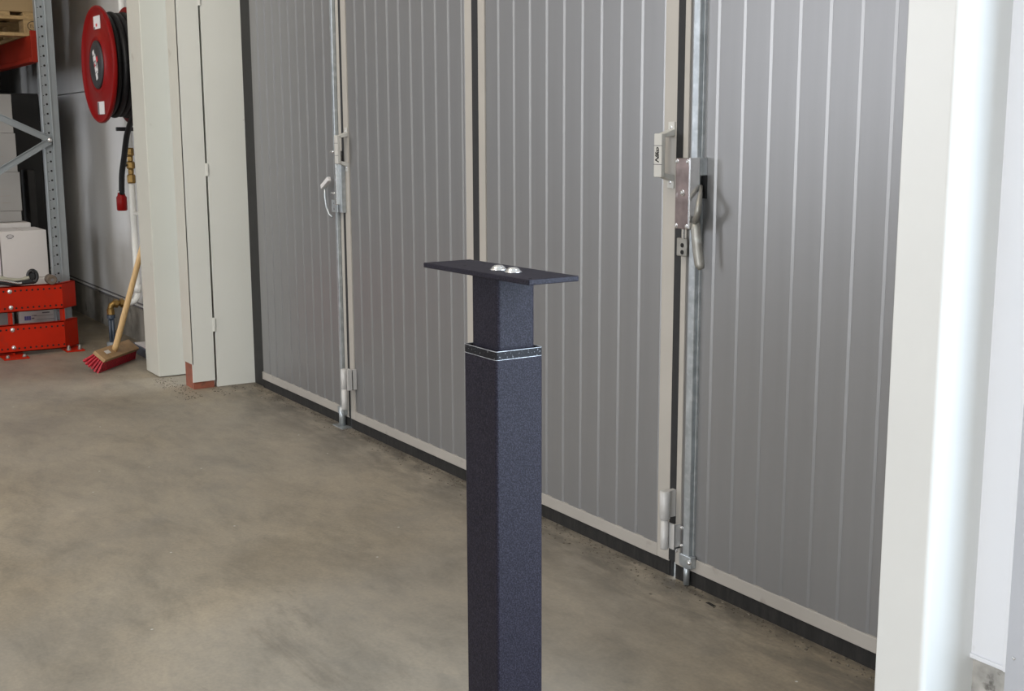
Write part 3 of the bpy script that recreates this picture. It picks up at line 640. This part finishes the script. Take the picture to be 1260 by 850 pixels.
# pallet on the beams
pa = thing('wooden_pallet', (-8.75, 1.3, 1.938), 'wooden pallet with a stamped corner block, up on the red beams', 'pallet')
px0, px1, py0, py1, pz = -9.35, -8.15, 0.915, 1.715, 1.940
for a, b in ((py1-0.10, py1), (1.2425, 1.3875), (py0, py0+0.10)):
    obj('bottom_board', MB().box(px0, px1, a, b, pz, pz+0.022), 'wood', pa, bevel=0.002)
    for x in (px1-0.145, (px0+px1)/2-0.07, px0):
        obj('block', MB().box(x, x+0.145, a, b, pz+0.022, pz+0.1), 'wood', pa, bevel=0.002)
for x in (px1-0.145, (px0+px1)/2-0.07, px0):
    obj('cross_board', MB().box(x, x+0.145, py0, py1, pz+0.1, pz+0.122), 'wood', pa, bevel=0.002)
obj('bottom_board', MB().box(px1-0.145, px1-0.002, py0, py1, pz-0.0005, pz+0.021), 'wood', pa, bevel=0.002)
for i in range(5):
    a = py0+i*0.175
    obj('deck_board', MB().box(px0, px1, a, a+(0.1 if i else 0.12), pz+0.122, pz+0.144), 'wood', pa, bevel=0.002)
ring = MB(); n = 24; c0 = Vector((px1+0.0008, 1.672, pz+0.062)); ra, rb = 0.036, 0.030
for k in range(n):
    t0, t1 = 2*math.pi*k/n, 2*math.pi*(k+1)/n
    q = [(c0.x, c0.y+ra*f*math.cos(t), c0.z+rb*f*math.sin(t)) for t in (t0, t1) for f in (1, 0.86)]
    ring.add(q, [(0, 2, 3, 1)])
obj('oval_stamp', ring, 'ink', pa, label='dark oval stamp on the corner block')
obj('stamp_letters', place(text_mesh('EUR', 0.026, 0, 0.85), c0+Vector((0.0006, 0, 0)), (0, 1, 0), (0, 0, 1)), 'ink', pa)
cb = thing('cardboard_box', (-8.75, 1.3, 2.084), 'brown cardboard box on the pallet above the red beam', 'box')
obj('carton', MB().box(-9.3, -8.17, 0.95, 1.79, 2.086, 3.0), 'carton', cb, bevel=0.004)
obj('tape_strip', MB().box(-8.171, -8.168, 1.29, 1.34, 2.087, 2.999), 'tape', cb)

cb = thing('cardboard_box', (-10.1, 1.3, 1.94), 'brown cardboard load added further along the red beams to shade the wall', 'box')
obj('carton', MB().box(-10.7, -9.45, 0.9, 1.88, 1.94, 3.0), 'carton', cb, bevel=0.004)  # load added to darken the wall behind the rack

# cartons in the lower bay
lp_ = thing('wooden_pallet', (-8.75, 1.3, 0), 'low wooden pallet on the floor under the white cartons', 'pallet')
for a, b in ((1.60, 1.70), (1.16, 1.30), (0.80, 0.90)):
    obj('bottom_board', MB().box(-9.3, -8.12, a, b, 0, 0.022), 'wood', lp_, bevel=0.002)
    for x in (-8.265, -8.78, -9.3): obj('block', MB().box(x, x+0.145, a, b, 0.022, 0.09), 'wood', lp_, bevel=0.002)
for i in range(5): obj('deck_board', MB().box(-9.3, -8.12, 0.80+i*0.19, 0.94+i*0.19, 0.09, 0.112), 'wood', lp_, bevel=0.002)
def carton(name, x0, x1, y0, y1, z0, z1, m, label, group=None, cat='box', seam=True):
    t = thing(name, ((x0+x1)/2, (y0+y1)/2, z0), label, cat, group)
    obj('body', MB().box(x0, x1, y0, y1, z0, z1), m, t, bevel=0.003)
    if seam: obj('flap_seam', MB().box(x0+0.004, x1-0.004, (y0+y1)/2-0.001, (y0+y1)/2+0.001, z1-0.001, z1+0.0008), 'tape', t)
    return t
t = carton('carton', -8.43, -8.10, 1.455, 1.69, 0.114, 0.436, 'white_box', 'white carton with violet printed squares seen through the guard gap')
sq = MB()
for k in range(3): sq.box(-8.0998, -8.0985, 1.486+k*0.0135, 1.498+k*0.0135, 0.172, 0.198)
obj('printed_squares', sq, 'blue', t)
ln = MB()
for y0, y1, z, h in ((1.53, 1.56, .200, .004), (1.545, 1.66, .196, .002), (1.595, 1.64, .214, .008), (1.53, 1.545, .182, .008), (1.56, 1.68, .172, .002), (1.50, 1.66, .231, .003)):
    ln.box(-8.0998, -8.0985, y0, y1, z-h/2, z+h/2)
obj('printed_lines', ln, 'print', t)
carton('carton', -8.43, -8.10, 1.15, 1.425, 0.114, 0.436, 'grey_box', 'plain grey carton low behind the guard, left of the red guard post')
t = carton('carton', -8.48, -8.14, 1.385, 1.662, 0.438, 0.738, 'white_box', 'large white carton with a small grey emblem, right above the guard')
em = MB()
for k in range(16):
    a = 2*math.pi*k/16; em.obox((-8.1398, 1.440+0.020*math.cos(a), 0.703+0.010*math.sin(a)), (0.001, 0, 0), (0, 0.006, 0.002), (0, 0, 0.003))
em.box(-8.1398, -8.1388, 1.418, 1.462, 0.702, 0.705); em.box(-8.1398, -8.1388, 1.426, 1.454, 0.690, 0.693); em.box(-8.1398, -8.1388, 1.426, 1.452, 0.714, 0.717)
obj('emblem', em, 'print', t, label='small grey printed oval emblem')
carton('carton', -8.48, -8.14, 1.09, 1.378, 0.438, 0.738, 'white_box', 'white carton at the very left edge above the guard')
carton('carton', -8.83, -8.495, 1.345, 1.640, 0.438, 0.765, 'white_box', 'white carton behind the one with the emblem, its top just showing')
carton('carton', -8.83, -8.495, 1.04, 1.340, 0.438, 0.765, 'white_box', 'white carton at the left edge in the second row, under the grey stack')
zz = [0.767, 0.838, 1.094, 1.347, 1.600]
txt = ['pale grey carton at the foot of the left stack, only a low strip showing', 'pale grey carton second from the bottom of the left stack',
       'pale grey carton third from the bottom of the left stack', 'pale grey carton on top of the left stack behind the rack braces']
for k in range(4):
    dx = (0.0, 0.012, -0.006, -0.02)[k]
    t = carton('carton', -9.05, -8.60, 1.22+dx, 1.607+dx*0.6, zz[k]+0.001, zz[k+1], 'grey_box', txt[k], 'pale grey cartons stacked in the lower bay')
    if k:
        st = MB()
        for q in range(3): st.obox((-8.5998, 1.25+dx, zz[k]+0.05+q*0.045), (0.0012, 0, 0), (0, 0.28, 0.006), (0, 0, 0.0018))
        obj('strap_mark', st, 'tape', t)
for x0, x1, y0, y1, z1, lab in ((-10.7, -9.32, 1.0, 1.915, 1.63, 'tall black block added to fill in the dark behind the rack upright'),  # added block standing in for the dark behind the upright
                                (-9.10, -8.88, 1.715, 1.765, 1.10, 'narrow dark load between the grey cartons and the rack upright')):
    t = thing('dark_block', ((x0+x1)/2, (y0+y1)/2, 0), lab, 'load')
    obj('block_shell', MB().box(x0, x1, y0, y1, 0.0, z1), 'black_load', t, bevel=0.01)
t = thing('dark_block', (-12, 1.2, 0), 'black block added to fill in the dark far end of the rack row', 'load')  # added block standing in for the dark end of the row
obj('block_shell', MB().box(-12.9, -11.1, 0.4, 1.9, 0, 3.4), 'black_load', t, bevel=0.02)

# ================================================================ red rack guard
gd = thing('rack_guard', (-7.85, 1.2, 0), 'orange-red steel rack end guard with two perforated rails', 'guard')
GX = -7.80
def rail(z0, z1):
    th = 0.006; pts = [(GX, 0.50), (GX, 1.662), (-7.905, 1.765)]
    inn = [(-7.905-0.004, 1.765-0.004), (GX-th, 1.662-0.003), (GX-th, 0.50)]
    m = MB().prism(pts+inn, z0, z1)
    lip = [(GX, 0.50), (GX, 1.662), (-7.905, 1.765), (-7.930, 1.740), (GX-0.035, 1.640), (GX-0.035, 0.50)]
    m.prism(lip, z1-0.005, z1); m.prism(lip, z0, z0+0.005)
    return m
for z0, z1 in ((0.270, 0.428), (0.022, 0.192)):
    rl = obj('rail', rail(z0, z1), 'guard', gd)
    h = MB(); n_ = 0
    for zr in (z0+0.024, z1-0.028):
        y = 1.662-0.008
        while y > 0.55:
            if abs(y-1.357) > 0.010: h.lathe((GX+0.0002, y, zr), (1, 0, 0), [(0, 0.0062), (0.0005, 0.0062)], 10)
            y -= 0.0332
    obj('rail_holes', h, 'hole', rl, kind='stuff')
    for zr in (z0+0.030, z1-0.030):
        for y in (1.357, 0.8): obj('rail_bolt', bolt((GX, y, zr), (1, 0, 0), 0.0105, 0.010), 'zinc', rl)
for y in (1.357, 0.8):
    ps = obj('guard_post', MB().box(GX-0.09, GX-0.006, y-0.006, y+0.006, 0.008, 0.42), 'guard', gd)
    fp = obj('foot_plate', MB().box(-7.92, -7.66, y-0.082, y+0.062, 0, 0.009), 'guard', gd, bevel=0.002)
    for q in (-0.055, 0.04): obj('anchor_bolt', bolt((-7.70, y+q, 0.009), (0, 0, 1), 0.010, 0.016), 'cast', fp)
fp = obj('foot_plate', MB().box(-7.96, -7.745, 1.655, 1.765, 0, 0.009), 'guard', gd, bevel=0.002)
for q in (1.675, 1.742): obj('anchor_bolt', bolt((-7.78, q, 0.009), (0, 0, 1), 0.010, 0.03), 'cast', fp)
obj('guard_post', MB().box(-7.90, GX-0.01, 1.66, 1.672, 0.008, 0.42), 'guard', gd)

# tools lying on the guard
tl = thing('strapping_tool', (-7.83, 1.45, 0.428), 'black and grey hand tool with a ring shaped head lying on the guard', 'tool')
def cat(hp, m=5):
    out = []
    for i in range(len(hp)-1):
        p0, p1, p2, p3 = [Vector(hp[max(0, min(len(hp)-1, j))]) for j in (i-1, i, i+1, i+2)]
        for q in range(m):
            t = q/m; out.append(0.5*((2*p1)+(p2-p0)*t+(2*p0-5*p1+4*p2-p3)*t*t+(3*p1-p0-3*p2+p3)*t**3))
    return out+[Vector(hp[-1])]
ring = [(-7.84, 1.502+0.028*math.cos(2*math.pi*k/20), 0.478+0.038*math.sin(2*math.pi*k/20)) for k in range(21)]
obj('head_ring', MB().tube(ring, 0.010, 8, cap=False), 'black', tl, smooth=True)
obj('head_core', MB().lathe((-7.865, 1.500, 0.478), (1, 0, 0), [(0, 0.026), (0.02, 0.026), (0.026, 0.018)], 16), 'black', tl, smooth=True)
obj('upper_handle', MB().tube(cat([(-7.84, 1.18, 0.475), (-7.84, 1.29, 0.480), (-7.84, 1.36, 0.468), (-7.84, 1.43, 0.460), (-7.84, 1.482, 0.474)]), [0.016]*9+[0.012]*8+[0.014]*4, 8), 'tool_grey', tl, smooth=True)
obj('lower_handle', MB().tube(cat([(-7.82, 1.18, 0.452), (-7.82, 1.30, 0.456), (-7.82, 1.38, 0.443), (-7.82, 1.44, 0.446), (-7.83, 1.50, 0.448)]), 0.015, 8), 'black', tl, smooth=True)
obj('bright_rod', MB().tube(cat([(-7.80, 1.30, 0.472), (-7.80, 1.36, 0.459), (-7.80, 1.405, 0.446), (-7.80, 1.43, 0.446)]), 0.006, 8), 'zinc', tl, smooth=True)
rl = thing('paper_roll', (-7.84, 1.61, 0.43), 'small dark brown roll end on lying at the right end of the guard', 'roll')
obj('roll_body', MB().lathe((-7.87, 1.606, 0.454), (1, 0, 0), [(0, 0.030), (0.08, 0.030), (0.085, 0.026)], 24), 'tool_brown', rl, smooth=True)
obj('roll_core', MB().lathe((-7.786, 1.606, 0.454), (1, 0, 0), [(0, 0.010), (0.003, 0.009)], 16), 'print', rl)

# ================================================================ dirt and chips along the door line
rnd = random.Random(11); dm = MB()
for i in range(1500):
    x = rnd.uniform(-6.15, -1.7); clump = 0.5+0.5*math.sin(x*3.1)*math.sin(x*7.7+1)
    y = D-0.008-abs(rnd.gauss(0, 0.018+0.035*clump)); s_ = rnd.uniform(0.0012, 0.0042)
    if rnd.random() < 0.30: x = rnd.uniform(-6.62, -6.0); y = rnd.choice([1.895, 1.95, 2.08, 2.2])-abs(rnd.gauss(0, 0.03)); x += 0.02
    dm.obox((x, y, 0.0), (s_*rnd.uniform(.6, 2), s_*rnd.uniform(-.5, .5), 0), (s_*rnd.uniform(-.5, .5), s_*rnd.uniform(.6, 1.5), 0), (0, 0, s_*0.5))
tag(obj('dirt_crumbs', dm, 'dirt'), 'dark crumbs of dirt along the foot of the doors and columns', 'dirt', kind='stuff')
ch = MB()
for x, y, a, l in ((-2.48, 2.235, .3, .035),):
    ch.obox((x, y, 0.0), (l*math.cos(a), -l*math.sin(a)*0.3, 0), (0.004, 0.010, 0), (0, 0, 0.0012))
tag(obj('floor_chip', ch, 'hole'), 'small dark chip in the floor edge right of the drop bolt', 'chip')
